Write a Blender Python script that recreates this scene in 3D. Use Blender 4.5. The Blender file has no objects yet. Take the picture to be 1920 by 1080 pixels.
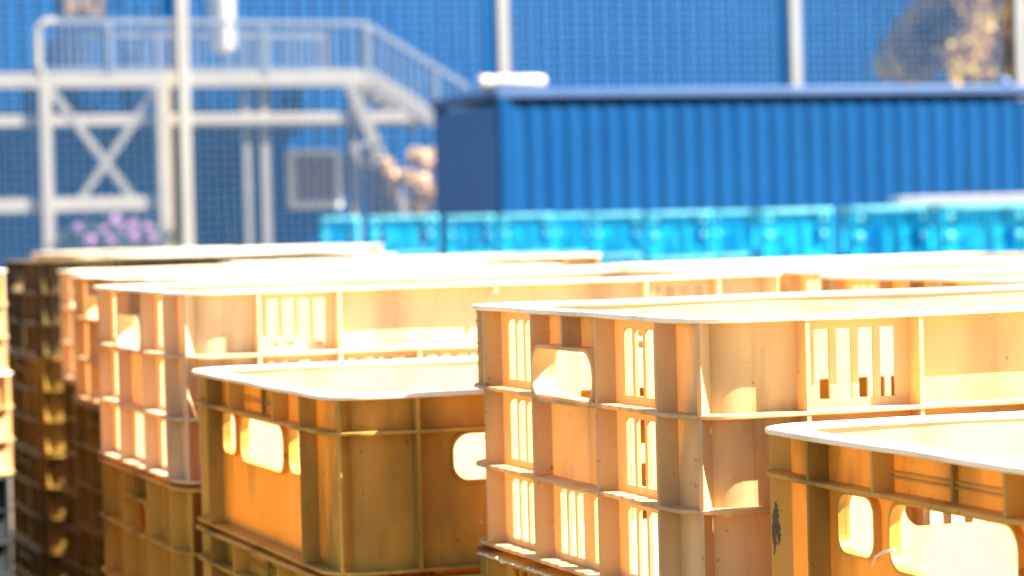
import bpy, bmesh, math, random
from mathutils import Vector, Matrix
R = math.radians
random.seed(7)
scene = bpy.context.scene
COL = scene.collection

# ------------------------------------------------------------------ camera, light, exposure
YAW = R(19.46)                      # every row of crates and the yard behind share this heading
CU, SU = math.cos(YAW), math.sin(YAW)
EYE = 1.45
cam_d = bpy.data.cameras.new('camera')
cam = bpy.data.objects.new('camera', cam_d)
COL.objects.link(cam)
cam_d.sensor_width = 36.0
cam_d.lens = 93.75
cam_d.clip_start = 0.05
cam_d.clip_end = 2000
cam.matrix_world = (Matrix.Translation((0, 0, EYE)) @ Matrix.Rotation(R(90 - 1.391), 4, 'X')
                    @ Matrix.Rotation(-0.025, 4, 'Z'))
cam_d.dof.use_dof = True
cam_d.dof.focus_distance = 1.52
cam_d.dof.aperture_fstop = 12.5
scene.camera = cam

SUN_UV = (0.72, -0.36, 1.0)         # towards the sun, in row coordinates (along, back, up)
sv = Vector((SUN_UV[0]*CU - SUN_UV[1]*SU, SUN_UV[0]*SU + SUN_UV[1]*CU, SUN_UV[2])).normalized()
elev = math.asin(sv.z)
azim = math.atan2(sv.x, sv.y)
world = bpy.data.worlds.new('World')
scene.world = world
world.use_nodes = True
wn = world.node_tree
sky = wn.nodes.new('ShaderNodeTexSky')
sky.sky_type = 'NISHITA'
sky.sun_disc = False
sky.sun_elevation = elev
sky.sun_rotation = azim
bg = wn.nodes['Background']
wn.links.new(sky.outputs[0], bg.inputs[0])
bg.inputs[1].default_value = 0.05
sun_d = bpy.data.lights.new('sun', 'SUN')
sun_d.energy = 5.0
sun_d.angle = R(0.5)
sun_d.color = (1.0, 0.93, 0.82)
sun = bpy.data.objects.new('sun', sun_d)
COL.objects.link(sun)
sun.rotation_euler = sv.to_track_quat('Z', 'Y').to_euler()
vs = scene.view_settings
scene.display_settings.display_device = 'sRGB'
vs.view_transform = 'Standard'
vs.look = 'None'
vs.exposure = 2.74
vs.gamma = 1.0

# ------------------------------------------------------------------ materials
def new_mat(name):
    m = bpy.data.materials.new(name)
    m.use_nodes = True
    nt = m.node_tree
    return m, nt, nt.nodes['Principled BSDF'], nt.nodes['Material Output']

def noise_mix(nt, c1, c2, scale, lo=0.35, hi=0.7, detail=6, coord='Object', stretch=None):
    tc = nt.nodes.new('ShaderNodeTexCoord')
    src = tc.outputs[coord]
    if stretch:
        mp = nt.nodes.new('ShaderNodeMapping')
        mp.inputs['Scale'].default_value = stretch
        nt.links.new(src, mp.inputs['Vector'])
        src = mp.outputs[0]
    n = nt.nodes.new('ShaderNodeTexNoise')
    n.inputs['Scale'].default_value = scale
    n.inputs['Detail'].default_value = detail
    nt.links.new(src, n.inputs['Vector'])
    r = nt.nodes.new('ShaderNodeValToRGB')
    r.color_ramp.elements[0].position = lo
    r.color_ramp.elements[1].position = hi
    r.color_ramp.elements[0].color = (*c1, 1)
    r.color_ramp.elements[1].color = (*c2, 1)
    nt.links.new(n.outputs['Fac'], r.inputs[0])
    return r.outputs[0]

def mul(nt, a, b, fac=1.0):
    x = nt.nodes.new('ShaderNodeMix')
    x.data_type = 'RGBA'
    x.blend_type = 'MULTIPLY'
    x.inputs[0].default_value = fac
    nt.links.new(a, x.inputs[6])
    nt.links.new(b, x.inputs[7])
    return x.outputs[2]

def plastic(name, base, base2, thin, transl=0.35, rough=0.42, dirt=0.6, smudge=True):
    """slightly translucent moulded polyethylene, dusty and streaked"""
    m, nt, bs, out = new_mat(name)
    c = noise_mix(nt, base, base2, 7.0, 0.3, 0.75)
    d = noise_mix(nt, (dirt, dirt*.97, dirt*.9), (1, 1, 1), 16.0, 0.33, 0.50, 8, stretch=(1, 1, .35))
    c = mul(nt, c, d, 0.9)
    g = noise_mix(nt, (.52, .50, .46), (1, 1, 1), 9.0, 0.28, 0.385, 10, stretch=(1.3, 1.3, .6))
    c = mul(nt, c, g, 0.6)
    q = noise_mix(nt, (.70, .67, .62), (1, 1, 1), 60.0, 0.30, 0.36, 4, stretch=(1, 1, .06))
    c = mul(nt, c, q, 0.4)
    s = noise_mix(nt, (.45, .42, .38), (1, 1, 1), 170.0, 0.24, 0.31, 2)
    c = mul(nt, c, s, 0.8)
    nt.links.new(c, bs.inputs['Base Color'])
    bs.inputs['Roughness'].default_value = rough
    bs.inputs['Specular IOR Level'].default_value = 0.22
    tr = nt.nodes.new('ShaderNodeBsdfTranslucent')
    tcol = nt.nodes.new('ShaderNodeMix')
    tcol.data_type = 'RGBA'
    tcol.blend_type = 'MULTIPLY'
    tcol.inputs[0].default_value = 1.0
    nt.links.new(c, tcol.inputs[6])
    tcol.inputs[7].default_value = (*thin, 1)
    nt.links.new(tcol.outputs[2], tr.inputs['Color'])
    mx = nt.nodes.new('ShaderNodeMixShader')
    mx.inputs[0].default_value = transl
    nt.links.new(bs.outputs[0], mx.inputs[1])
    nt.links.new(tr.outputs[0], mx.inputs[2])
    nt.links.new(mx.outputs[0], out.inputs['Surface'])
    # fine moulding texture and scuffs
    tc = nt.nodes.new('ShaderNodeTexCoord')
    n = nt.nodes.new('ShaderNodeTexNoise')
    n.inputs['Scale'].default_value = 55
    n.inputs['Detail'].default_value = 8
    nt.links.new(tc.outputs['Object'], n.inputs['Vector'])
    b = nt.nodes.new('ShaderNodeBump')
    b.inputs['Strength'].default_value = 0.25
    b.inputs['Distance'].default_value = 0.002
    nt.links.new(n.outputs['Fac'], b.inputs['Height'])
    nt.links.new(b.outputs[0], bs.inputs['Normal'])
    return m

def simple(name, c1, c2=None, rough=0.6, scale=3.0, metallic=0.0, stretch=None, spec=0.5):
    m, nt, bs, out = new_mat(name)
    c = noise_mix(nt, c1, c2 or tuple(x*.75 for x in c1), scale, 0.3, 0.75, stretch=stretch)
    nt.links.new(c, bs.inputs['Base Color'])
    bs.inputs['Roughness'].default_value = rough
    bs.inputs['Metallic'].default_value = metallic
    bs.inputs['Specular IOR Level'].default_value = spec
    return m

M = {}
M['beige'] = plastic('beige_plastic', (.70, .505, .235), (.82, .61, .31), (1.0, .76, .18), 0.38, dirt=.75)
M['ochre'] = plastic('ochre_plastic', (.66, .395, .072), (.76, .47, .10), (1.0, .68, .05), 0.34, dirt=.5)
M['amber'] = plastic('shade_dark_amber_plastic', (.30, .17, .035), (.40, .24, .05), (1.0, .66, .05), 0.22, dirt=.45)  # ochre crates darkened in colour for the shade at lower left
M['sunlit_cream'] = plastic('sunlit_cream_plastic', (.84, .75, .56), (.90, .82, .64), (1.0, .84, .50), 0.12, dirt=.8)  # cream sun highlight of the top rims put into the colour
M['inside'] = plastic('sunlit_inner_plastic', (.66, .50, .29), (.74, .58, .36), (1.0, .80, .30), 0.34, dirt=.75)  # sunlit look of the inner walls put into the colour
M['brown'] = plastic('brown_plastic', (.10, .07, .03), (.15, .10, .04), (1.0, .75, .4), 0.15)
M['black'] = plastic('black_plastic', (.015, .018, .022), (.03, .035, .04), (.5, .5, .5), 0.03)
M['cyan'] = plastic('cyan_plastic', (.004, .35, .62), (.010, .50, .78), (.5, .85, 1.0), 0.05, dirt=.5)
M['cyan_pale'] = plastic('pale_cyan_plastic', (.18, .66, .74), (.28, .80, .84), (.7, .95, 1.0), 0.10, dirt=.7)
M['pale'] = plastic('pale_beige_plastic', (.80, .63, .38), (.88, .71, .46), (1.0, .76, .28), 0.38, dirt=.7)
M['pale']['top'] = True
M['honey'] = M['ochre'].copy()
M['honey'].name = 'honey_plastic'
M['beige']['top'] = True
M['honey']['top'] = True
M['wood'] = simple('pallet_wood', (.36, .25, .15), (.22, .15, .09), .85, 8, stretch=(1, 12, 12))
M['board'] = simple('weathered_board', (.40, .38, .38), (.32, .30, .30), .8, 6, stretch=(1, 10, 10))
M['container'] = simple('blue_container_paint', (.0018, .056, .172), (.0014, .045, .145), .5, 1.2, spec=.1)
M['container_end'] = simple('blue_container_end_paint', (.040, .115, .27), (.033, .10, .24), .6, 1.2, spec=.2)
M['trim'] = simple('pale_blue_trim', (.065, .125, .25), (.05, .10, .22), .45, 2.0, spec=.2)
M['cladding'] = simple('blue_wall_cladding', (.0010, .052, .165), (.0008, .044, .145), .55, .6, spec=.06)
M['steel'] = simple('galvanised_steel', (.20, .18, .155), (.165, .15, .13), .6, 2.5, spec=.15)
M['steel_pale'] = simple('white_painted_steel', (.27, .24, .20), (.23, .205, .17), .6, 2.0, spec=.15)
M['rail'] = simple('railing_steel', (.15, .17, .20), (.12, .14, .17), .55, 2.5, spec=.15)
M['wire'] = simple('mesh_wire', (.080, .19, .36), (.07, .165, .33), .5, 2.5, spec=.15)
M['white'] = simple('white_enamel', (.42, .39, .34), (.38, .35, .31), .35, 2.0, spec=.3)
M['glass'] = simple('brown_window_pane', (.20, .13, .085), (.155, .10, .066), .5, 1.5, spec=.08)
M['window_frame'] = simple('cream_window_frame', (.62, .58, .48), (.54, .50, .41), .6, 2.0, spec=.15)
M['post'] = simple('pale_fence_post', (.29, .28, .262), (.25, .24, .225), .6, 2.0, spec=.15)
M['door'] = simple('door_paint', (.0008, .020, .085), (.0007, .017, .07), .5, 1.5, spec=.06)
M['bark'] = simple('bark', (.10, .07, .05), (.06, .04, .028), .9, 9)
M['soil'] = simple('dusty_concrete', (.13, .105, .07), (.10, .08, .055), .9, 2.5, spec=.1)

def leaf_mat(name, cols, scale=1.3, transl=.35):
    m, nt, bs, out = new_mat(name)
    tc = nt.nodes.new('ShaderNodeTexCoord')
    n = nt.nodes.new('ShaderNodeTexNoise')
    n.inputs['Scale'].default_value = scale
    n.inputs['Detail'].default_value = 3
    nt.links.new(tc.outputs['Object'], n.inputs['Vector'])
    r = nt.nodes.new('ShaderNodeValToRGB')
    el = r.color_ramp.elements
    el[0].position = .34
    el[0].color = (*cols[0], 1)
    el[1].position = .68
    el[1].color = (*cols[-1], 1)
    for i, c in enumerate(cols[1:-1]):
        e = el.new(.34 + .34*(i+1)/(len(cols)-1))
        e.color = (*c, 1)
    nt.links.new(n.outputs['Fac'], r.inputs[0])
    nt.links.new(r.outputs[0], bs.inputs['Base Color'])
    bs.inputs['Roughness'].default_value = .7
    bs.inputs['Specular IOR Level'].default_value = .15
    tr = nt.nodes.new('ShaderNodeBsdfTranslucent')
    nt.links.new(r.outputs[0], tr.inputs['Color'])
    mx = nt.nodes.new('ShaderNodeMixShader')
    mx.inputs[0].default_value = transl
    nt.links.new(bs.outputs[0], mx.inputs[1])
    nt.links.new(tr.outputs[0], mx.inputs[2])
    nt.links.new(mx.outputs[0], out.inputs['Surface'])
    return m
M['leaf_tan'] = leaf_mat('autumn_leaves', [(.12, .065, .02), (.46, .31, .11), (.70, .52, .20), (.70, .48, .03)], 1.1, .5)
M['leaf_grey'] = leaf_mat('grey_green_leaves', [(.03, .05, .04), (.07, .09, .07)], 3)
M['blossom'] = leaf_mat('purple_blossom', [(.42, .22, .46), (.60, .38, .56)], 4)
M['plume'] = leaf_mat('dry_plume', [(.40, .24, .12), (.78, .60, .38)], 5)
M['plume_grey'] = leaf_mat('grey_plume', [(.20, .175, .15), (.28, .25, .22)], 3)

# ------------------------------------------------------------------ mesh helpers
class MB:
    def __init__(s):
        s.v = []
        s.f = []
    def add(s, vs, fs):
        o = len(s.v)
        s.v += [tuple(p) for p in vs]
        s.f += [tuple(i + o for i in f) for f in fs]
    def box(s, x0, x1, y0, y1, z0, z1):
        vs = [(x, y, z) for z in (z0, z1) for y in (y0, y1) for x in (x0, x1)]
        s.add(vs, [(0, 2, 3, 1), (4, 5, 7, 6), (0, 1, 5, 4), (2, 6, 7, 3), (0, 4, 6, 2), (1, 3, 7, 5)])
    def bar(s, p, q, w, h=None, side=None):
        """rectangular bar between two points"""
        p, q = Vector(p), Vector(q)
        h = h or w
        d = (q - p).normalized()
        a = Vector((0, 1, 0)) if side is None else Vector(side)
        if abs(d.dot(a)) > .95:
            a = Vector((1, 0, 0))
        b = d.cross(a).normalized()
        a = b.cross(d).normalized()
        vs = [c + a*sx*w/2 + b*sz*h/2 for c in (p, q) for sx, sz in ((-1, -1), (1, -1), (1, 1), (-1, 1))]
        s.add(vs, [(0, 1, 2, 3), (7, 6, 5, 4)] + [(i, (i+1) % 4 + 4 - 4, (i+1) % 4 + 4, i + 4) for i in range(4)])
    def tube(s, pts, r, n=10, cap=True):
        pts = [Vector(p) for p in pts]
        rs = r if isinstance(r, (list, tuple)) else [r]*len(pts)
        rings = []
        for i, p in enumerate(pts):
            d = (pts[min(i+1, len(pts)-1)] - pts[max(i-1, 0)]).normalized()
            a = d.cross(Vector((0, 1, 0)))
            if a.length < .1:
                a = d.cross(Vector((1, 0, 0)))
            a.normalize()
            b = d.cross(a)
            rings.append([p + (a*math.cos(2*math.pi*k/n) + b*math.sin(2*math.pi*k/n))*rs[i] for k in range(n)])
        vs = [v for rg in rings for v in rg]
        fs = [(i*n+k, i*n+(k+1) % n, (i+1)*n+(k+1) % n, (i+1)*n+k) for i in range(len(pts)-1) for k in range(n)]
        if cap:
            fs += [tuple(range(n))[::-1], tuple((len(pts)-1)*n + k for k in range(n))]
        s.add(vs, fs)
    def ring(s, outer, inner, z0, z1):
        n = len(outer)
        vs = [(*p, z0) for p in outer] + [(*p, z0) for p in inner] + [(*p, z1) for p in outer] + [(*p, z1) for p in inner]
        fs = []
        for i in range(n):
            j = (i+1) % n
            fs += [(i, j, 2*n+j, 2*n+i), (n+j, n+i, 3*n+i, 3*n+j), (2*n+i, 2*n+j, 3*n+j, 3*n+i), (j, i, n+i, n+j)]
        s.add(vs, fs)
    def build(s, name, mat, parent=None, bevel=0, sharp=35, loc=None):
        me = bpy.data.meshes.new(name)
        me.from_pydata(s.v, [], s.f)
        bm = bmesh.new()
        bm.from_mesh(me)
        bmesh.ops.recalc_face_normals(bm, faces=bm.faces)
        bm.to_mesh(me)
        bm.free()
        if sharp:
            for p in me.polygons:
                p.use_smooth = True
            me.set_sharp_from_angle(angle=R(sharp))
        me.materials.append(mat)
        o = bpy.data.objects.new(name, me)
        COL.objects.link(o)
        if parent:
            o.parent = parent
        if loc:
            o.location = loc
        if bevel:
            b = o.modifiers.new('bevel', 'BEVEL')
            b.width = bevel
            b.segments = 2
            b.limit_method = 'ANGLE'
            b.angle_limit = R(40)
        return o

def rrect(hx, hy, r, n=7):
    """rounded rectangle outline, half sizes hx, hy"""
    pts = []
    for cx, cy, a0 in ((hx-r, hy-r, 0), (-hx+r, hy-r, 90), (-hx+r, -hy+r, 180), (hx-r, -hy+r, 270)):
        for k in range(n+1):
            a = R(a0 + 90*k/n)
            pts.append((cx + r*math.cos(a), cy + r*math.sin(a)))
    return pts

def rline(hx, hy, r, n=7, m=16):
    """rounded rectangle with extra points along the straight sides"""
    p = rrect(hx, hy, r, n)
    out = []
    for i, a in enumerate(p):
        b = p[(i+1) % len(p)]
        out.append(a)
        if (i+1) % (n+1) == 0:
            out += [(a[0]+(b[0]-a[0])*k/m, a[1]+(b[1]-a[1])*k/m) for k in range(1, m)]
    return out

def warp(mb, amp, seed):
    rn = random.Random(seed)
    ph = [rn.uniform(0, 6.28) for _ in range(6)]
    mb.v = [(x + amp*.7*math.sin(y*31+ph[0]), y + amp*.7*math.sin(x*27+ph[1]),
             z + amp*(math.sin(x*23+ph[2])+.7*math.sin(y*37+ph[3])+.35*math.sin((x+y)*81+ph[4]))*.6) for x, y, z in mb.v]

def tag(o, label=None, cat=None, group=None, kind=None):
    if label: o['label'] = label
    if cat: o['category'] = cat
    if group: o['group'] = group
    if kind: o['kind'] = kind
    return o

def empty(name, loc=(0, 0, 0), rz=0.0):
    e = bpy.data.objects.new(name, None)
    COL.objects.link(e)
    e.empty_display_size = .1
    e.location = loc
    e.rotation_euler = (0, 0, rz)
    return e

def copy_tree(o, parent=None):
    c = o.copy()
    COL.objects.link(c)
    if parent:
        c.parent = parent
    for ch in [x for x in KIDS.get(o.name, [])]:
        copy_tree(ch, c)
    return c
KIDS = {}
def index_kids(root):
    st = [root]
    while st:
        o = st.pop()
        KIDS[o.name] = list(o.children)
        st += KIDS[o.name]

def F(s, t, z=0.0):
    """yard coordinates: s along the rows, t back from the camera"""
    return (s*CU - t*SU, s*SU + t*CU, z)

# ------------------------------------------------------------------ crates
def side_map(side, L, S):
    if side == 'xm': return lambda s, n, z: (-L/2+n, -S/2+s, z)
    if side == 'xp': return lambda s, n, z: (L/2-n, S/2-s, z)
    if side == 'ym': return lambda s, n, z: (L/2-s, -S/2+n, z)
    return lambda s, n, z: (-L/2+s, S/2-n, z)

def grid_panel(mb, mp, sb, zb, kind, n0, n1):
    """wall sheet on a cell grid; kind(i,j): 1 solid, 0 open, 2 filled by something else"""
    ns, nz = len(sb)-1, len(zb)-1
    K = [[kind((sb[i]+sb[i+1])/2, (zb[j]+zb[j+1])/2) for j in range(nz)] for i in range(ns)]
    idx = {}
    vs, fs = [], []
    def V(i, j, k):
        if (i, j, k) not in idx:
            idx[(i, j, k)] = len(vs)
            vs.append(mp(sb[i], (n0, n1)[k], zb[j]))
        return idx[(i, j, k)]
    for i in range(ns):
        for j in range(nz):
            if K[i][j] != 1:
                continue
            fs.append((V(i, j, 0), V(i+1, j, 0), V(i+1, j+1, 0), V(i, j+1, 0)))
            fs.append((V(i, j, 1), V(i, j+1, 1), V(i+1, j+1, 1), V(i+1, j, 1)))
            if i > 0 and K[i-1][j] == 0: fs.append((V(i, j, 0), V(i, j+1, 0), V(i, j+1, 1), V(i, j, 1)))
            if i < ns-1 and K[i+1][j] == 0: fs.append((V(i+1, j, 0), V(i+1, j, 1), V(i+1, j+1, 1), V(i+1, j+1, 0)))
            if j == 0 or K[i][j-1] == 0: fs.append((V(i, j, 0), V(i, j, 1), V(i+1, j, 1), V(i+1, j, 0)))
            if j == nz-1 or K[i][j+1] == 0: fs.append((V(i, j+1, 0), V(i+1, j+1, 0), V(i+1, j+1, 1), V(i, j+1, 1)))
    mb.add(vs, fs)

def hole_loop(s0, s1, z0, z1, r, n=6):
    cx, cz = (s0+s1)/2, (z0+z1)/2
    return [(cx+x, cz+y) for x, y in rrect((s1-s0)/2, (z1-z0)/2, r, n)]

def plate_hole(mb, mp, s0, s1, z0, z1, hole, n0, n1):
    """rectangular wall cell with one rounded opening"""
    cx = sum(p[0] for p in hole)/len(hole)
    cz = sum(p[1] for p in hole)/len(hole)
    out = []
    for (hx, hz) in hole:
        dx, dz = hx-cx, hz-cz
        k = 1e9
        if dx > 1e-9: k = min(k, (s1-cx)/dx)
        if dx < -1e-9: k = min(k, (s0-cx)/dx)
        if dz > 1e-9: k = min(k, (z1-cz)/dz)
        if dz < -1e-9: k = min(k, (z0-cz)/dz)
        out.append([cx+dx*k, cz+dz*k])
    m = len(hole)
    for (qx, qz) in ((s0, z0), (s1, z0), (s0, z1), (s1, z1)):   # snap the nearest ray to each cell corner
        b = min(range(m), key=lambda i: (out[i][0]-qx)**2 + (out[i][1]-qz)**2)
        out[b] = [qx, qz]
    vs = []
    for n in (n0, n1):
        vs += [mp(p[0], n, p[1]) for p in hole] + [mp(p[0], n, p[1]) for p in out]
    fs = []
    for i in range(m):
        j = (i+1) % m
        fs += [(i, j, m+j, m+i), (2*m+j, 2*m+i, 3*m+i, 3*m+j), (i, 2*m+i, 2*m+j, j)]
    mb.add(vs, fs)

def collar(mb, mp, hole, n0, n1, th):
    cx = sum(p[0] for p in hole)/len(hole)
    cz = sum(p[1] for p in hole)/len(hole)
    m = len(hole)
    hx = max(p[0] for p in hole)-cx
    hz = max(p[1] for p in hole)-cz
    big = [(cx+(p[0]-cx)*(1+th/hx), cz+(p[1]-cz)*(1+th/hz)) for p in hole]
    vs = [mp(p[0], n, p[1]) for n in (n0, n1) for l in (hole, big) for p in l]
    fs = []
    for i in range(m):
        j = (i+1) % m
        fs += [(i, j, m+j, m+i), (2*m+i, 3*m+i, 3*m+j, 2*m+j), (i, 2*m+i, 2*m+j, j), (m+i, m+j, 3*m+j, 3*m+i)]
    mb.add(vs, fs)

def corner_wall(mb, L, S, r, d, w, z0, z1, n=8):
    """four rounded wall corners of radius r, outer face inset d, thickness w"""
    for sx, sy in ((-1, -1), (1, -1), (1, 1), (-1, 1)):
        cx, cy = sx*(L/2-d-r), sy*(S/2-d-r)
        vs = []
        for k in range(n+1):
            a = math.pi/2*k/n
            for rr in (r, r-w):
                x, y = cx + sx*rr*math.cos(a), cy + sy*rr*math.sin(a)
                vs += [(x, y, z0), (x, y, z1)]
        fs = []
        for k in range(n):
            a, b = 4*k, 4*k+4
            fs += [(a, b, b+1, a+1), (a+2, a+3, b+3, b+2), (a+1, b+1, b+3, a+3), (a, a+2, b+2, b)]
        mb.add(vs, fs)

def slots(a, b, z0, z1, n=4, mg=.0100, fill=.72):
    a, b = a+mg, b-mg
    p = (b-a)/(n-1+fill)
    return [(a+i*p, a+i*p+p*fill, z0, z1) for i in range(n)]

def diag_rib(mb, L, S, sx, sy, ro, rw, d, z0, z1, th=.0026):
    """upright rib across a rounded corner, from the wall arc out to the rim arc"""
    c1 = Vector((sx*(L/2-ro), sy*(S/2-ro)))
    c0 = Vector((sx*(L/2-d-rw), sy*(S/2-d-rw)))
    n = Vector((sx, sy)).normalized()
    t = Vector((-n.y, n.x))*th/2
    p0 = c0 + n*(rw-.0006)
    p1 = c1 + n*(ro-.0007)
    vs = [(*(p+s_*t), z) for z in (z0, z1) for p in (p0, p1) for s_ in (-1, 1)]
    mb.add(vs, [(0, 1, 3, 2), (4, 6, 7, 5), (0, 4, 5, 1), (2, 3, 7, 6), (0, 2, 6, 4), (1, 5, 7, 3)])

D_IN, W_TH, RIM_T, RO, RW = .0135, .0024, .0031, .034, .024
def crate_shell(L, S, tiers, short, long_, ribs_short, ribs_long, holes, mat, detail, root, long_holes=()):
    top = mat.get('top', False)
    """tiers: lower edges of the ledges below the rim; short/long_: slot rects per side"""
    Ht = RIM_T + tiers[-1]
    zt = Ht - RIM_T
    wall = MB()
    corner_wall(wall, L, S, RW, D_IN, W_TH, .001, zt)
    for side in ('xm', 'xp', 'ym', 'yp'):
        mp = side_map(side, L, S)
        ln = S if side[0] == 'x' else L
        rects = short if side[0] == 'x' else long_
        hl = holes if side[0] == 'x' else long_holes
        e0, e1 = D_IN+RW, ln-D_IN-RW
        cells = [(h[0]-.006, h[1]+.006, h[2]-.006, min(h[3]+.006, zt)) for h in hl]
        sb = sorted({round(x, 5) for x in [e0, e1] + [r[k] for r in rects for k in (0, 1)] + [c[k] for c in cells for k in (0, 1)]})
        zb = sorted({round(x, 5) for x in [.001, zt] + [r[k] for r in rects for k in (2, 3)] + [c[k] for c in cells for k in (2, 3)]})
        def kind(x, z):
            for c in cells:
                if c[0] < x < c[1] and c[2] < z < c[3]: return 2
            for r in rects:
                if r[0] < x < r[1] and r[2] < z < r[3]: return 0
            return 1
        grid_panel(wall, mp, sb, zb, kind, D_IN, D_IN+W_TH)
        for c, h in zip(cells, hl):
            plate_hole(wall, mp, *c, hole_loop(*h), D_IN, D_IN+W_TH)
    ribs = []
    for side in ('xm', 'xp', 'ym', 'yp'):
        mp = side_map(side, L, S)
        for (p, z0, z1) in (ribs_short if side[0] == 'x' else ribs_long):
            b = MB()
            a, c = mp(p-.0013, .0007, z0), mp(p+.0013, D_IN+.0003, z1)
            b.box(min(a[0], c[0]), max(a[0], c[0]), min(a[1], c[1]), max(a[1], c[1]), z0, z1)
            ribs.append((b, 'rib'))
    for sx, sy in ((-1, -1), (1, -1), (1, 1), (-1, 1)):
        b = MB()
        lo = (zt - tiers[0]+.0026) if (len(tiers) == 3 and (sx, sy) in ((-1, 1), (1, -1))) else .002
        diag_rib(b, L, S, sx, sy, RO, RW, D_IN, lo, zt)
        ribs.append((b, 'corner_rib'))
    if detail < 2:
        for b, _ in ribs:
            wall.add(b.v, b.f)
    wo = wall.build('wall', mat, root)
    if top:                                             # inner faces of the uppermost crates: sunlit brightness put into a paler colour
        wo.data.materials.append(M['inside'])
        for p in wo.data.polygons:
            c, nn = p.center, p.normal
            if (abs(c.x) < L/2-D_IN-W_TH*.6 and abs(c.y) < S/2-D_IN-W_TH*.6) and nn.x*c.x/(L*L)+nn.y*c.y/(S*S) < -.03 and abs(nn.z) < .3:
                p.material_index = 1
    if detail == 2:
        for b, nm in ribs:
            b.build(nm, mat, root, sharp=0)
    base = MB()
    hx, hy = L/2-D_IN-W_TH-.0002, S/2-D_IN-W_TH-.0002
    o = rrect(hx, hy, RW-W_TH)
    n = len(o)
    base.add([(*p, .004) for p in o] + [(*p, .0075) for p in o],
             [tuple(range(n))[::-1], tuple(range(n, 2*n))] + [(i, (i+1) % n, n+(i+1) % n, n+i) for i in range(n)])
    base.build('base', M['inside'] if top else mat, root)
    rim = MB()
    rim.ring(rline(L/2, S/2, RO), rline(L/2-D_IN-W_TH-.0012, S/2-D_IN-W_TH-.0012, RW-W_TH-.0012), zt-.0003, Ht)
    warp(rim, .0005, len(tiers))
    rim.build('rim', M['sunlit_cream'] if top else mat, root, bevel=.0010)
    for k, t in enumerate(tiers):
        l = MB()
        zl = zt - t + (0 if k < len(tiers)-1 else .0002)
        out = 0 if k < len(tiers)-1 else .0012
        l.ring(rline(L/2-out, S/2-out, RO-out), rline(L/2-D_IN+.0004, S/2-D_IN+.0004, RW+.0004), zl, zl+.0026)
        warp(l, .00045, k+7)
        l.build('ledge', mat, root, bevel=.0006 if detail == 2 else 0)
    return Ht, zt

T3 = .0536
LA, SA = .576, .403
def make_slotted_crate(name, mat, detail):
    """three tiers of cells with slots, a framed hand hole in each short side"""
    root = empty(name)
    L, S = LA, SA
    tiers = [T3, 2*T3, 3*T3]
    zt = 3*T3
    s1, s2, c1, c2, c3 = .0500, .1446, .0734, .1450, .2165
    tz = lambda k: (zt-(k+1)*T3+.0026, zt-k*T3)          # clear height of tier k
    sl, ll = [], []
    for k in range(3):
        a, b = tz(k)
        for (p, q) in ((s1, s2), (S-s2, S-s1)):
            sl += slots(p, q, a+.0050, b-.0060, 4, .0165, .76)
        if k == 2:
            sl += [r for i, r in enumerate(slots(s2, S-s2, a+.0050, b-.0050, 6, .014, .74)) if i not in (2,)]
        for (p, q) in ((c1, c2), (L-c2, L-c1)):
            ll += slots(p, q, a+.0050, b-.0060, 4, .0100, .70)
        if k:
            for (p, q) in ((c2, c3), (c3, L/2), (L/2, L-c3), (L-c3, L-c2)):
                ll += slots(p, q, a+.0050, b-.0060, 4, .0100, .70)
    hole = (s2+.004, S-s2-.004, zt-T3+.0005, zt-T3*.40, .0145)
    a1 = tz(0)[0]
    rs = [(p, .003, zt) for p in (s1, s2, S-s2, S-s1)] + [(S/2, hole[3]+.0022, zt)]
    rl = [(p, .003, zt) for p in (c1, c2, L-c2, L-c1)] + [(p, .003, zt-T3) for p in (c3, L/2, L-c3)] + [(L/2, zt-.007, zt)]
    crate_shell(L, S, tiers, sl, ll, rs, rl, [hole], mat, detail, root)
    for side in ('xm', 'xp'):
        b = MB()
        collar(b, side_map(side, L, S), hole_loop(*hole), -.0003, D_IN-.0002, .0022)
        b.build('handle_frame', mat, root)
    return root, 3*T3+RIM_T

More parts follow.
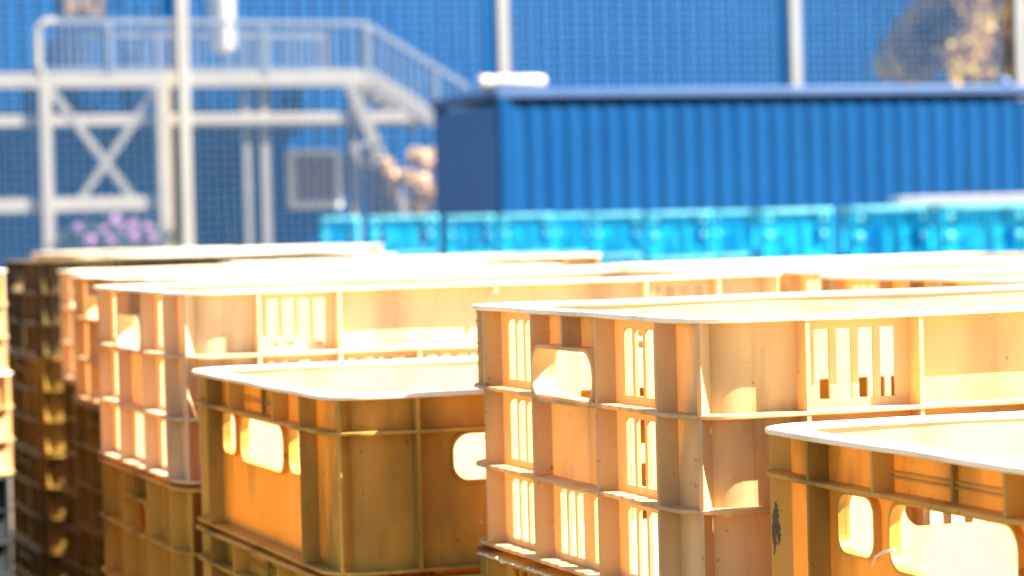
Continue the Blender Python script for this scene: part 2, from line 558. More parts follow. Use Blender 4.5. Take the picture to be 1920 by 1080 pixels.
LB, SB, HB, BAND = .620, .4515, .1228, .0248
def make_panel_crate(name, mat, detail):
    """low crate: a ribbed band under the rim, plain panels with rounded hand holes below"""
    root = empty(name)
    L, S = LB, SB
    zt = HB
    r1, r2, l1 = .0794, .157, .0656
    ztop = zt-BAND-.0030
    h = ztop-.033
    big = (.160, S-.160, h-.002, ztop, .0125)
    sm = [(.100, .141, h+.001, ztop, .0095), (S-.141, S-.100, h+.001, ztop, .0095)]
    lh = [(.094, .215, h, ztop, .0125), (L-.215, L-.094, h, ztop, .0125)]
    rs = [(p, .003, zt) for p in (r1, S-r1)] + [(p, zt-BAND+.0026, zt) for p in (r2, S-r2)]
    rl = [(p, .003, zt) for p in (l1, L-l1)] + [(p, zt-BAND+.0026, zt) for p in (.17, .25, L/2, L-.25, L-.17)]
    crate_shell(L, S, [BAND, HB], [], [], rs, rl, [big] + sm, mat, detail, root, lh)
    for side in ('xm', 'xp'):
        for hh, w in [(big, .0045)] + [(x, .0045) for x in sm]:
            b = MB()
            collar(b, side_map(side, L, S), hole_loop(*hh), D_IN-w, D_IN-.0002, .0018)
            b.build('handle_frame', mat, root)
        b = MB()                                        # raised cross mark in the middle of the band
        mp = side_map(side, L, S)
        for (p0, p1, q0, q1) in ((r2+.001, S-r2-.001, zt-.0122, zt-.0110), (r2+.001, S-r2-.001, zt-.0150, zt-.0138),
                                 (S/2-.0012, S/2+.0012, zt-BAND+.003, zt-.0004)):
            a, c = mp(p0, D_IN-(.0022 if p1-p0 > .01 else .0032), q0), mp(p1, D_IN+.0002, q1)
            b.box(min(a[0], c[0]), max(a[0], c[0]), min(a[1], c[1]), max(a[1], c[1]), q0, q1)
        b.build('moulded_mark', mat, root, sharp=0)
    for side in ('ym', 'yp'):
        for hh in lh:
            b = MB()
            collar(b, side_map(side, L, S), hole_loop(*hh), D_IN-.003, D_IN-.0002, .0018)
            b.build('handle_frame', mat, root)
    return root, HB+RIM_T

ORD = ['topmost', 'second from top', 'third from top', 'fourth from top', 'fifth from top', 'sixth from top',
       'seventh from top', 'eighth from top', 'ninth from top', 'tenth from top']
PROTO, USED = {}, set()
def proto(kind, matk, detail):
    key = (kind, matk, detail)
    if key not in PROTO:
        nm = 'slotted_crate' if kind == 'A' else 'panel_crate'
        r, h = (make_slotted_crate if kind == 'A' else make_panel_crate)(nm, M[matk], detail)
        index_kids(r)
        PROTO[key] = (r, h)
    return PROTO[key]
COLOUR = {'beige': 'beige', 'pale': 'pale beige', 'ochre': 'tan', 'honey': 'honey brown', 'amber': 'shade-dark amber', 'brown': 'dark brown', 'black': 'black'}

def pallet(cx, cy, rz, L, S, h, desc):
    b = MB()
    n = 7
    root = empty('pallet', (cx, cy, 0), rz)
    for i in range(n):
        y = -S/2 + (S-.07)*i/(n-1)
        b.box(-L/2, L/2, y, y+.07, h-.018, h-.001)
    b.build('deck', M['wood'], root, sharp=0)
    for x in (-L/2+.05, 0, L/2-.05):
        c = MB()
        c.box(x-.05, x+.05, -S/2+.01, S/2-.01, .0, h-.0182)
        c.build('bearer', M['wood'], root, sharp=0)
    tag(root, 'wooden pallet on the ground under ' + desc, 'pallet', 'pallets under the crate stacks')

def stack(corner, H, kinds, desc, detail_n=0, jit=.0035, scale=1.0, gap=.0035, dyaw=0.0):
    """a column of crates; corner = near left corner of the top crate; H = rim underside below the eye"""
    z = EYE - H + RIM_T*scale
    L, S = (LA, SA) if kinds[0][0] == 'A' else (LB, SB)
    yw = YAW + dyaw
    cu, su = math.cos(yw), math.sin(yw)
    cx = corner[0] + (L/2*cu - S/2*su)*scale
    cy = corner[1] + (L/2*su + S/2*cu)*scale
    i = 0
    while True:
        k, m = kinds[min(i, len(kinds)-1)]
        key = (k, m, 2 if i < detail_n else 1)
        src, h = proto(*key)
        hh = h*scale
        if z-hh < .09 or i >= 10:
            break
        z -= hh
        if key in USED:
            o = copy_tree(src)
        else:
            o = src
            USED.add(key)
        jx, jy = (random.uniform(-jit, jit), random.uniform(-jit, jit)) if i else (0, 0)
        o.location = (cx+jx, cy+jy, z)
        o.rotation_euler = (0, 0, yw + (random.uniform(-.004, .004) if i else 0))
        o.scale = (scale,)*3
        form = 'slotted' if k == 'A' else 'plain-sided'
        tag(o, f'{COLOUR[m]} {form} crate, {ORD[i]} in {desc}'.replace('the right column near', 'right column near'), 'crate',
            'beige slotted crates in stacks' if k == 'A' else 'low plain-sided crates in stacks')
        z -= gap
        i += 1
    pallet(cx, cy, yw, L*.98, S*.98, z, desc)

AX, AY = .0965, 1.4725
def uv(u, v):
    return (AX + u*CU - v*SU, AY + u*SU + v*CU)
HA = .0585
pa = ('A', 'pale')
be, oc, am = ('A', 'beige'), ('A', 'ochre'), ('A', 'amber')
stack((AX, AY), HA, [be, oc], 'the sharp tall front stack right of centre', 2)
stack((-.129, 1.830), .1194, [('B', 'honey'), ('B', 'ochre')], 'the low stack left of the front centre stack', 2)
stack((.2713, 1.072), .1185, [('B', 'honey'), ('B', 'ochre')], 'the front stack cut off at lower right', 1, scale=.955)
stack((-.2852, 2.250), .0544, [pa, oc], 'the stack behind the low left stack', 2)
stack(uv(.08, 1.30), HA, [pa, oc], 'the second row behind the left centre')
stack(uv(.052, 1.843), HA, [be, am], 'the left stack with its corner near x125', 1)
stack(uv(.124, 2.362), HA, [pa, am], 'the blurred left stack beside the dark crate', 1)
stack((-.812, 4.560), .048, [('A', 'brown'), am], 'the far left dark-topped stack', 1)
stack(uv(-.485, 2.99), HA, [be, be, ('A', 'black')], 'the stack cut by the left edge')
stack(uv(.509, .50), HA, [be, oc], 'the right stack behind the front centre crate')
stack(uv(.576, .94), HA, [pa, oc], 'the right column, second row back')
stack(uv(.653, 1.42), HA, [be, oc], 'the right column near the blue crates')
stack(uv(.477, 2.79), HA, [be, oc], 'the row ending below the container corner')
for (u, v, d) in ((-.90, .86, 'the first added stack beyond the left edge'), (-.82, 1.32, 'the second added stack beyond the left edge'),
                  (-.74, 1.84, 'the third added stack beyond the left edge'), (-.66, 2.36, 'the fourth added stack beyond the left edge')):
    stack(uv(u, v), HA, [am], d)  # unseen stacks, added to keep sky light off the left crates
for (u, v, d) in ((.38, 3.65, 'the first far row of beige stacks'), (.45, 4.10, 'the second far row of beige stacks'),
                  (.55, 4.55, 'the third far row of beige stacks'), (.70, 5.00, 'the fourth far row of beige stacks'),
                  (.85, 5.45, 'the fifth far row of beige stacks'), (.98, 5.87, 'the sixth far row of beige stacks'),
                  (1.15, 6.30, 'the far row ending under the blue crates'), (.80, 6.75, 'the farthest row near the purple flowers')):
    stack(uv(u, v), HA, [pa, oc], d)

# ------------------------------------------------------------------ wear on the front crates
def find(lbl, desc):
    return next(o for o in COL.objects if o.get('label') and lbl in o['label'] and desc in o['label'] and o.get('category') == 'crate')
rw = random.Random(11)
front = find('topmost', 'sharp tall front')
below = find('second', 'sharp tall front')
lowl = find('topmost', 'low stack left')
lowr = find('topmost', 'cut off at lower right')

def burrs(root, L, S, zt, n, mat):
    b = MB()
    for _ in range(n):
        sx, sy = -1, rw.choice((-1, -1, 1))
        k = (RO*(1-.7071))
        if rw.random() < .6:
            p = Vector((sx*(L/2-k), sy*(S/2-k), rw.uniform(.003, zt)))
        else:
            p = Vector((-L/2+.0007, -S/2 + rw.choice((.0500, .1446, S-.1446, S-.0500)) if L < .6 else -S/2+.0794, rw.uniform(.003, zt)))
        s_ = rw.uniform(.0005, .0014)
        q = [p + Vector((rw.uniform(-1, 1), rw.uniform(-1, 1), rw.uniform(-1.6, 1.6)))*s_ for _ in range(4)]
        b.add(q, [(0, 1, 2), (0, 3, 1), (1, 3, 2), (0, 2, 3)])
    b.build('moulding_burrs', mat, root, sharp=0)
burrs(front, LA, SA, 3*T3, 26, M['beige'])
burrs(lowl, LB, SB, HB, 22, M['honey'])

b = MB()                                     # frayed lip along the rim of the crate under the front one
zt_ = 3*T3+RIM_T
pv = None
N = 150
for i in range(N+1):
    y = -SA/2 + .036 + (SA-.072)*i/N
    o_ = min(.0035, abs(rw.gauss(0, .0012)))
    z = zt_ - .0012 + rw.gauss(0, .0007)
    c = [(-LA/2+.001, y, zt_-.0026), (-LA/2-.0006-o_, y+rw.uniform(-.001, .001), z), (-LA/2+.001, y, zt_-.0006)]
    if pv:
        b.add(pv + c, [(0, 1, 4, 3), (1, 2, 5, 4), (2, 0, 3, 5)])
    pv = c
b.build('frayed_lip', M['sunlit_cream'], below, sharp=0)

M['scuff'] = simple('grey_scuff', (.085, .06, .035), (.16, .12, .07), .85, 60, spec=.1)
b = MB()                                     # dark scuff on the corner rib of the right front crate
c0 = Vector((-(LB/2-D_IN-RW), (SB/2-D_IN-RW)))
dn = Vector((-1, 1)).normalized()
tt = Vector((-dn.y, dn.x))
for side in (-1, 1):
    for (za, zb, oc_, wd) in ((.040, .060, .0098, .0022), (.046, .072, .0114, .0016), (.052, .066, .0086, .0014)):
        prof = []
        for k in range(15):
            z = HB-za-(zb-za)*k/14
            ww = wd*math.sin(math.pi*(k+.3)/14.6)*rw.uniform(.5, 1.1)
            oo = oc_ + rw.uniform(-.0005, .0005)
            base = c0 + dn*(RW+.0008) + tt*side*(.00150+oc_*.01)
            prof.append((base + dn*(oo-ww), base + dn*min(.0128, oo+ww), z))
        vs = [(*p[q], p[2]) for p in prof for q in (0, 1)]
        b.add(vs, [(2*k, 2*k+1, 2*k+3, 2*k+2) for k in range(14)])
b.build('scuff_mark', M['scuff'], lowr, sharp=0)
b = MB()                                     # loose curl of plastic at the hand hole
mpx = side_map('xm', LB, SB)
b.tube([mpx(SB-.164, D_IN-.003, .0700), mpx(SB-.158, D_IN-.007, .0690), mpx(SB-.152, D_IN-.009, .0655), mpx(SB-.148, D_IN-.009, .0600)],
       [.0010, .0009, .0008, .0004], 6)
b.build('plastic_curl', M['sunlit_cream'], lowr)

# ------------------------------------------------------------------ blue crates
def make_blue(w, dep, hgt, pale=False):
    """upright folding crate: thick rim, corner posts, solid band, big openings low in the sides"""
    root = empty('blue_crate')
    mt = M['cyan']
    zt = hgt-.012
    wall = MB()
    for side in ('xm', 'xp', 'ym', 'yp'):
        mp = side_map(side, w, dep)
        ln = dep if side[0] == 'x' else w
        e0, e1 = .030, ln-.030
        wi = (e1-e0)
        rects = [(e0+wi*.12, e0+wi*.26, .06, hgt-.115), (e0+wi*.60, e0+wi*.88, .06, hgt-.105), (e0+wi*.36, e0+wi*.44, .06, hgt-.16)]
        sb = sorted({round(x, 5) for x in [e0, e1] + [r[k] for r in rects for k in (0, 1)]})
        zb = sorted({round(x, 5) for x in [.002, zt] + [r[k] for r in rects for k in (2, 3)]})
        grid_panel(wall, mp, sb, zb, lambda x, z: 0 if any(r[0] < x < r[1] and r[2] < z < r[3] for r in rects) else 1, .012, .016)
    wall.build('wall', mt, root, sharp=0)
    rim = MB()
    rim.ring(rrect(w/2, dep/2, .03), rrect(w/2-.026, dep/2-.026, .012), zt-.012, hgt)
    rim.build('rim', M['cyan_pale'], root, bevel=.002)
    for sx in (-1, 1):
        for sy in (-1, 1):
            p = MB()
            o = [(sx*(w/2-.018)+x, sy*(dep/2-.018)+y) for x, y in rrect(.015, .015, .008, 4)]
            n = len(o)
            p.add([(*q, .0) for q in o] + [(*q, zt-.0122) for q in o],
                  [tuple(range(n))[::-1], tuple(range(n, 2*n))] + [(i, (i+1) % n, n+(i+1) % n, n+i) for i in range(n)])
            p.build('corner_post', mt, root)
    for sx in (-1, 1):
        for zz in (hgt-.06, hgt-.15):
            k = MB()
            k.tube([(sx*(w/2-.055), -dep/2+.012, zz), (sx*(w/2-.055), -dep/2-.004, zz)], [.017, .012], 12)
            k.build('latch_knob', M['cyan_pale'], root)
    for x in (-.06, .05):
        r_ = MB()
        r_.box(w*x*2-.004, w*x*2+.004, -dep/2+.004, -dep/2+.0118, .01, zt-.05)
        r_.build('rib', mt, root, sharp=0)
    b = MB()
    b.box(-w/2+.018, w/2-.018, -dep/2+.018, dep/2-.018, .004, .010)
    b.build('base', mt, root, sharp=0)
    return root
BP = make_blue(.43, .36, .285)
index_kids(BP)
bfirst = True
BH = .292
blues = [  # x centre, y front, rim height, width, description
    (-1.41, 21.9, 1.536, .31, 'the leftmost stack of the blue row'),
    (-.868, 21.2, 1.530, .57, 'the second blue stack from the left'),
    (-.317, 20.5, 1.518, .37, 'the blue stack below the container corner'),
    (.105, 19.9, 1.518, .40, 'the fourth blue stack from the left'),
    (.462, 20.4, 1.512, .30, 'the set-back blue stack left of centre'),
    (.732, 18.6, 1.505, .35, 'the blue stack above the beige row end'),
    (1.064, 17.0, 1.499, .42, 'the blue stack in the middle right'),
    (1.475, 17.6, 1.499, .30, 'the set-back blue stack right of centre'),
    (1.645, 15.5, 1.494, .43, 'the third blue stack from the right'),
    (1.897, 13.3, 1.4895, .435, 'the second blue stack from the right'),
    (2.235, 12.6, 1.4887, .44, 'the blue stack at the right edge')]
for (x, y, zt_, w, d) in blues:
    z = zt_ - .285
    for i in range(5):
        if bfirst:
            o = BP
            bfirst = False
        else:
            o = copy_tree(BP)
        k = w/.43
        o.scale = (k, 1, 1)
        o.location = (x + (random.uniform(-.01, .01) if i else 0), y+.18, z)
        o.rotation_euler = (0, 0, R(4) + (random.uniform(-.02, .02) if i else 0))
        if i == 0: o.rotation_euler[2] = R(4) + random.uniform(-.05, .05)
        tag(o, f'bright blue crate, {ORD[i]} in {d}', 'crate', 'bright blue crates in a row of stacks')
        z -= BH
        if z < .02:
            break

bd = empty('board', (2.45, 13.62, 1.4905), R(6))
b = MB()
b.box(-.50, .62, -.10, .10, .0, .045)
b.build('plank', M['board'], bd, bevel=.004)
b = MB()
b.box(-.47, .62, -.02, .02, -.030, -.0002)
b.build('batten', M['wood'], bd)
tag(bd, 'grey weathered board lying on top of the right blue crates', 'board')

# ------------------------------------------------------------------ ground
g = MB()
g.add([(-400, -200, 0), (400, -200, 0), (400, 500, 0), (-400, 500, 0)], [(0, 1, 2, 3)])
go = g.build('ground', M['soil'], None, sharp=0)
tag(go, 'dusty concrete yard', 'ground', kind='structure')

# ------------------------------------------------------------------ container
def corrugated(mb, x0, x1, y, z0, z1, pitch, depth, ramp=.22):
    """trapezoid sheet facing -y"""
    x = x0
    prof = []
    while x < x1:
        for dx, dy in ((0, 0), (pitch*.40, 0), (pitch*(.40+ramp*.45), depth), (pitch*(1-ramp*.45), depth)):
            if x+dx <= x1:
                prof.append((x+dx, y+dy))
        x += pitch
    prof.append((x1, prof[-1][1]))
    n = len(prof)
    mb.add([(a, b_, z0) for a, b_ in prof] + [(a, b_, z1) for a, b_ in prof] +
           [(a, b_+.012, z0) for a, b_ in prof] + [(a, b_+.012, z1) for a, b_ in prof],
           [(i, i+1, n+i+1, n+i) for i in range(n-1)] + [(2*n+i+1, 2*n+i, 3*n+i, 3*n+i+1) for i in range(n-1)] +
           [(n+i, n+i+1, 3*n+i+1, 3*n+i) for i in range(n-1)] + [(i+1, i, 2*n+i, 2*n+i+1) for i in range(n-1)] +
           [(0, n, 3*n, 2*n), (n-1, 3*n-1, 4*n-1, 2*n-1)])

ct = empty('shipping_container', F(8.09, 23.1, 0), YAW)
LC, WC, HC = 6.06, 2.0, 2.60
b = MB()
corrugated(b, .10, LC-.10, .02, .16, HC-.06, .19, .020, .9)
b.build('front_wall', M['container'], ct, sharp=0)
b = MB()
b.box(.0, .05, .12, WC-.12, .16, HC-.06)
b.build('end_wall', M['container_end'], ct, sharp=0)
b = MB()
b.box(LC-.05, LC, .12, WC-.12, .16, HC-.06)
b.build('end_wall', M['container_end'], ct, sharp=0)
b = MB()
b.box(.1, LC-.1, WC-.05, WC-.01, .16, HC-.06)
b.build('back_wall', M['container'], ct, sharp=0)
for x in (0, LC-.10):
    for y in (0, WC-.12):
        b = MB()
        b.box(x-.004, x+.104, y-.004, y+.116, 0, HC)
        b.build('corner_post', M['container'] if y == 0 else M['container_end'], ct, bevel=.008)
b = MB()
b.box(.1, LC-.1, .0, .10, .0, .158)
b.build('bottom_rail', M['container'], ct, bevel=.006)
b = MB()
b.box(-.03, LC+.03, -.012, WC+.03, HC+.002, HC+.085)
b.build('roof_edge', M['trim'], ct, bevel=.01)
tag(ct, 'long blue corrugated container with a pale roof edge behind the crates', 'container')

tb = empty('white_tube', F(7.93, 23.22, HC+.087), YAW)
b = MB()
b.tube([(.0, 0, .062), (.02, 0, .062), (.13, 0, .062), (.15, 0, .062)], [.045, .062, .062, .045], 16)
b.build('end_cap', M['white'], tb)
b = MB()
b.tube([(.1502, 0, .062), (.17, 0, .062), (.62, 0, .062), (.64, 0, .062)], [.05, .062, .062, .05], 16)
b.build('tube_body', M['white'], tb)
tag(tb, 'short white tube lying on the container roof at its left corner', 'tube')
dm = empty('roof_lamp', F(13.36, 23.15, HC+.087), YAW)
b = MB()
b.tube([(0, 0, 0), (0, 0, .02), (0, 0, .05), (0, 0, .075), (0, 0, .085)], [.07, .075, .065, .04, .01], 16)
b.build('lamp_dome', M['trim'], dm)
tag(dm, 'small round pale lamp on the right end of the container roof', 'lamp')

# ------------------------------------------------------------------ mesh fence
fe = empty('mesh_fence', F(0, 26.0, 0), YAW)
posts = [2.35, 5.79, 9.15, 12.47, 15.21, 18.6, 22.0]
FH = 5.4
for p in posts:
    b = MB()
    b.box(p-.055, p+.055, -.05, .05, 0, FH)
    b.build('post', M['post'], fe, bevel=.006)
for i in range(len(posts)-1):
    a, c = posts[i]+.10, posts[i+1]-.21
    b = MB()
    n = int((c-a)/.083)
    for k in range(n+1):
        x = a+(c-a)*k/n
        b.box(x-.0042, x+.0042, -.005, .004, .05, FH-.05)
    m_ = int((FH-.1)/.083)
    for k in range(m_+1):
        z = .05+(FH-.1)*k/m_
        b.box(a-.003, c+.003, .0042, .0115, z-.0046, z+.0046)
    b.build('wire_panel', M['wire'], fe, sharp=0)
tag(fe, 'tall white wire mesh fence on square posts behind the container', 'fence')

# ------------------------------------------------------------------ building
bl = empty('building', F(0, 48.0, 0), YAW)
b = MB()
corrugated(b, -12, 44, 0, 0, 10.5, .30, .03)
b.build('wall', M['cladding'], bl, sharp=0)
b = MB()
b.box(-12, 44, .05, 14, 0, 10.48)
b.build('side_walls', M['cladding'], bl, sharp=0)
b = MB()
b.box(-12.2, 44.2, -.3, 14.2, 10.5, 10.75)
b.build('roof', M['trim'], bl, sharp=0)
def window(x0, x1, z0, z1, fr, nx=2):
    b = MB()
    t = .11
    for (a0, a1, c0, c1) in ((x0, x1, z1-t, z1), (x0, x1, z0, z0+t), (x0, x0+t, z0+t, z1-t), (x1-t, x1, z0+t, z1-t)):
        b.box(a0, a1, -.08, .03, c0, c1)
    for k in range(1, nx):
        x = x0+(x1-x0)*k/nx
        b.box(x-.02, x+.02, -.06, .02, z0+t, z1-t)
    f = b.build('window', fr, bl, sharp=0)
    b = MB()
    b.box(x0+.05, x1-.05, -.03, -.01, z0+.05, z1-.05)
    b.build('pane', M['glass'], f, sharp=0)
window(12.60, 13.62, 1.82, 2.92, M['window_frame'], 1)
window(8.55, 9.25, 5.38, 7.0, M['glass'], 2)
b = MB()
b.box(10.80, 11.66, -.05, .02, 0, 2.95)
d_ = b.build('door', M['door'], bl, sharp=0)
b = MB()
b.bar((11.5, -.09, 1.2), (11.5, -.09, 1.45), .03)
b.build('handle', M['steel'], d_, sharp=0)
tag(bl, 'large hall clad in blue corrugated sheet with two brown windows', 'building')

vd = empty('wall_duct', F(11.11, 46.6, 0), YAW)
b = MB()
b.tube([(0, 0, 4.62), (0, 0, 4.68), (0, 0, 8.6)], [.14, .23, .23], 18)
b.build('duct_pipe', M['white'], vd)
for z in (5.3, 6.6, 7.9):
    b = MB()
    b.bar((0, .2, z), (0, 1.4, z), .05)
    b.build('bracket', M['steel'], vd, sharp=0)
tag(vd, 'white round duct hanging in front of the blue wall above the railing', 'duct')

# ------------------------------------------------------------------ outside staircase with platform
st = empty('steel_staircase', F(0, 45.0, 0), YAW)
def beam(name, p, q, w, h, mat='steel'):
    b = MB()
    b.bar(p, q, w, h)
    return b.build(name, M[mat], st, bevel=.01)
b = MB()
b.box(7.15, 13.38, .02, 2.85, 4.06, 4.12)
b.build('platform', M['steel'], st, sharp=0)
b = MB()
b.box(4.5, 13.42, -.07, .0, 3.92, 4.17)
b.build('edge_beam', M['steel_pale'], st, bevel=.01)
b = MB()
b.box(4.5, 14.6, -.06, .06, 3.28, 3.46)
b.build('cross_beam', M['steel_pale'], st, bevel=.01)
b = MB()
b.box(4.5, 9.52, -.09, .03, 1.83, 2.06)
b.build('lower_beam', M['steel_pale'], st, bevel=.01)
for (x, w) in ((7.62, .20), (9.63, .24), (11.12, .12), (11.45, .16), (13.06, .16), (5.0, .2)):
    b = MB()
    y0 = .07 if x not in (7.62, 9.63) else -.20
    b.box(x-w/2, x+w/2, y0, y0+(w if y0 > 0 else .10), 0, 3.91)
    b.build('column', M['steel_pale'] if x in (9.63, 7.62) else M['steel'], st, bevel=.01)
b = MB()
b.box(10.2, 14.55, .1, 2.8, 3.30, 3.36)
b.build('landing', M['steel'], st, sharp=0)
beam('brace', (7.72, -.04, 3.90), (9.12, -.04, 1.98), .06, .13)
beam('brace', (9.52, -.05, 3.85), (8.16, -.05, 2.00), .06, .13)
beam('stair_stringer', (12.95, -.12, 3.92), (13.95, -.12, 1.55), .06, .22)
beam('stair_stringer', (13.36, -.05, 4.06), (14.62, -.05, 3.22), .06, .26)
beam('stair_stringer', (13.36, 1.3, 4.06), (14.62, 1.3, 3.22), .06, .26)
for k in range(6):
    b = MB()
    x = 13.45+k*.2
    z = 4.02-k*.135
    b.box(x, x+.22, .0, 1.25, z-.03, z)
    b.build('step', M['steel'], st, sharp=0)
def railing(path, h, y, mids=(), sp=.13):
    """posts, rails and balusters along a 2-point path list [(x,z)...]"""
    for (x0, z0), (x1, z1) in zip(path, path[1:]):
        b = MB()
        b.bar((x0, y, z0+h), (x1, y, z1+h), .07, .10)
        b.build('handrail', M['rail'], st, bevel=.01)
        b = MB()
        b.bar((x0, y, z0+.10), (x1, y, z1+.10), .04, .06)
        b.build('bottom_rail', M['rail'], st, sharp=0)
        n = max(2, int((x1-x0)/sp))
        b = MB()
        for k in range(n+1):
            x = x0+(x1-x0)*k/n
            z = z0+(z1-z0)*k/n
            b.box(x-.014, x+.014, y-.014, y+.014, z+.05, z+h-.03)
        b.build('balusters', M['rail'], st, sharp=0)
    for x, z in mids:
        b = MB()
        b.box(x-.05, x+.05, y-.05, y+.05, z, z+h-.05)
        b.build('rail_post', M['rail'], st, bevel=.008)
railing([(7.62, 4.14), (13.35, 4.10)], .90, -.03, [(8.75, 4.13), (10.0, 4.12), (11.45, 4.1), (13.3, 4.1)])
railing([(8.9, 4.13), (13.35, 4.10)], .90, 2.75, [(10.2, 4.1), (13.3, 4.1)], .26)
railing([(13.35, 4.10), (15.15, 3.02)], .86, -.03, [(14.55, 3.3)])
b = MB()                                                       # bent pale end of the platform railing
b.tube([(7.85, -.03, 5.04), (7.66, -.03, 5.02), (7.56, -.03, 4.93), (7.53, -.03, 4.8), (7.53, -.03, 4.3), (7.6, -.03, 4.14)], .07, 10)
b.build('rail_end', M['steel_pale'], st)
tag(st, 'pale steel outside staircase with railed platform and crossed braces', 'staircase')

# ------------------------------------------------------------------ plants
def leaf_cloud(mb, centre, rad, n, size, rnd, squash=1.0, shell=.35):
    for _ in range(n):
        while True:
            p = Vector((rnd.uniform(-1, 1), rnd.uniform(-1, 1), rnd.uniform(-1, 1)))
            if shell < p.length < 1: break
        c = Vector(centre) + Vector((p.x*rad[0], p.y*rad[1], p.z*rad[2]))
        a = Vector((rnd.gauss(0, 1), rnd.gauss(0, 1), rnd.gauss(0, 1))).normalized()
        b_ = a.cross(Vector((rnd.gauss(0, 1), rnd.gauss(0, 1), rnd.gauss(0, 1)))).normalized()
        s_ = size*rnd.uniform(.6, 1.4)
        mb.add([c+a*s_, c+b_*s_*.55, c-a*s_, c-b_*s_*.55], [(0, 1, 2, 3)])
rnd = random.Random(3)
tr = empty('autumn_tree', F(27.2, 45.2, 0), YAW)
b = MB()
b.tube([(0, 0, 0), (.05, 0, 1.6), (-.05, .1, 3.2), (.05, .05, 5.2), (.1, 0, 7.2)], [.24, .19, .16, .11, .04], 12)
for (q, e) in (((-.05, .1, 3.0), (-2.6, -.2, 4.3)), ((0, 0, 3.6), (-1.8, .3, 5.6)), ((0, 0, 3.3), (2.1, .2, 5.3)),
               ((0, 0, 4.2), (.9, -.9, 6.4)), ((0, 0, 3.8), (-.9, .8, 6.6)), ((-.05, .1, 2.8), (-3.3, -.1, 4.05))):
    m_ = [(a+c)/2 for a, c in zip(q, e)]
    m_[2] += .25
    b.tube([q, m_, e], [.10, .06, .02], 8)
b.build('trunk', M['bark'], tr)
b = MB()
for _ in range(200):
    x, z, y = rnd.uniform(-3.3, 3.0), rnd.uniform(4.15, 7.4), rnd.uniform(-1.2, .7)
    if z > 4.9 + (x+3.4)*1.35 or (z < 4.5 and -2.3 < x < -1.6): continue
    leaf_cloud(b, (x, y, z), (.58, .5, .48), 85, .15, rnd)
for (x, z, r_) in ((-3.55, 4.2, .28), (-3.1, 4.25, .35), (-2.6, 4.5, .45), (-2.7, 5.1, .5), (-2.3, 4.45, .4), (-2.0, 5.6, .6), (-1.4, 4.7, .6), (-2.2, 4.9, .5),
                   (-1.0, 4.3, .5), (-.3, 4.25, .55), (-1.7, 4.15, .35), (.4, 4.4, .6), (-.6, 4.9, .6), (.9, 4.8, .6)):
    leaf_cloud(b, (x, rnd.uniform(-.3, .3), z), (r_, .4, r_*.8), 150, .12, rnd, shell=.1)
b.build('crown', M['leaf_tan'], tr, sharp=0)
tag(tr, 'bushy tree with tan and yellow autumn leaves at the upper right', 'tree')

fl = empty('flowering_bush', F(8.55, 44.2, 0), YAW)
b = MB()
for (x, z) in ((-.5, .5), (.1, .6), (.55, .5), (-.25, 1.0), (.35, 1.05), (-.5, 1.35), (.05, 1.38), (.55, 1.35), (.85, 1.25)):
    leaf_cloud(b, (x, rnd.uniform(-.3, .3), z), (.38, .4, .33), 130, .07, rnd, shell=.2)
b.build('leaves', M['leaf_grey'], fl, sharp=0)
for (x, z, r_) in ((-.62, 1.55, .08), (-.42, 1.35, .09), (-.2, 1.50, .06), (.02, 1.66, .10), (.28, 1.6, .08), (.30, 1.38, .09),
                   (.55, 1.52, .08), (.62, 1.35, .07), (-.1, 1.35, .07), (.15, 1.5, .06)):
    b = MB()
    leaf_cloud(b, (x, -.38, z), (r_, r_, r_), 60, .032, rnd, shell=.0)
    b.build('blossom', M['blossom'], fl, sharp=0)
tag(fl, 'bush with pale purple blossoms below the crossed braces', 'bush')

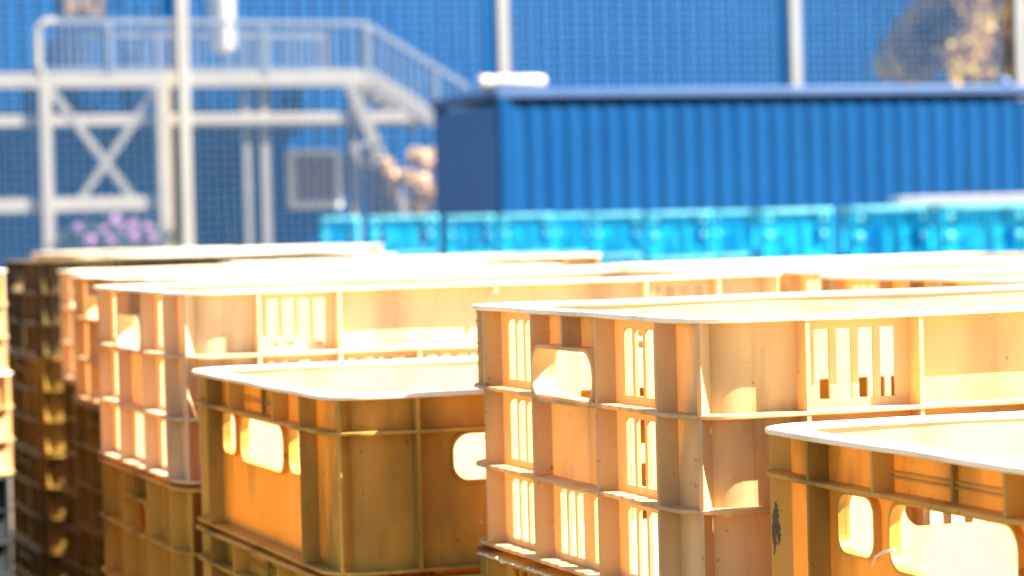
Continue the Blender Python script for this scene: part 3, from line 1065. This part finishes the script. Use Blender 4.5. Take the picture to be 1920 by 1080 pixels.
def plume(root, pts, w, mat, n=420):
    b = MB()
    pts = [Vector(p) for p in pts]
    for _ in range(n):
        t = rnd.random()*(len(pts)-1)
        i = min(int(t), len(pts)-2)
        c = pts[i].lerp(pts[i+1], t-i)
        prof = math.sin(math.pi*min(1, .12+.88*t/(len(pts)-1)))**.6
        leaf_cloud(b, c, (w*prof,)*3, 1, .085, rnd, shell=0)
    return b.build('plume', mat, root, sharp=0)
pg = empty('dry_grass_clump', F(13.70, 43.2, 0), YAW)
pg.scale = (1.12, 1.12, 1.08)
b = MB()
for k in range(24):
    a = rnd.uniform(-.35, .35)
    b.tube([(a*.4, rnd.uniform(-.1, .1), 0), (a, 0, 1.0), (a*1.6+rnd.uniform(-.1, .2), rnd.uniform(-.15, .15), 1.9)], [.012, .01, .006], 5)
b.build('stems', M['leaf_tan'], pg, sharp=0)
plume(pg, [(-.15, 0, 2.45), (.15, 0, 2.38), (.45, 0, 2.18), (.62, 0, 1.98)], .17, M['plume'])
plume(pg, [(-.30, -.1, 2.15), (.0, -.1, 1.95), (.35, -.1, 1.75), (.72, -.1, 1.55)], .18, M['plume'])
plume(pg, [(-.55, .0, 2.35), (-.5, 0, 2.1), (-.45, 0, 1.8)], .12, M['plume'], 200)
plume(pg, [(-.1, .0, 1.75), (-.05, 0, 1.5), (.1, 0, 1.3)], .2, M['plume'], 260)
tag(pg, 'clump of dry grass with peach plumes left of the container', 'plant')
pw = empty('grey_shrub', F(13.0, 43.4, 0), YAW)
b = MB()
for k in range(12):
    a = rnd.uniform(-.2, .2)
    b.tube([(a*.4, 0, 0), (a, rnd.uniform(-.1, .1), 1.2), (a*.8, 0, 2.2)], [.018, .014, .006], 5)
b.build('stems', M['bark'], pw, sharp=0)
plume(pw, [(-.1, 0, 2.85), (-.1, 0, 2.4), (-.02, 0, 1.9), (0, 0, 1.4)], .22, M['plume_grey'], 520)
plume(pw, [(.12, -.1, 2.55), (.15, -.1, 2.1), (.12, -.1, 1.5)], .15, M['plume_grey'], 300)
tag(pw, 'slender grey dry shrub under the staircase beside the brown window', 'shrub')
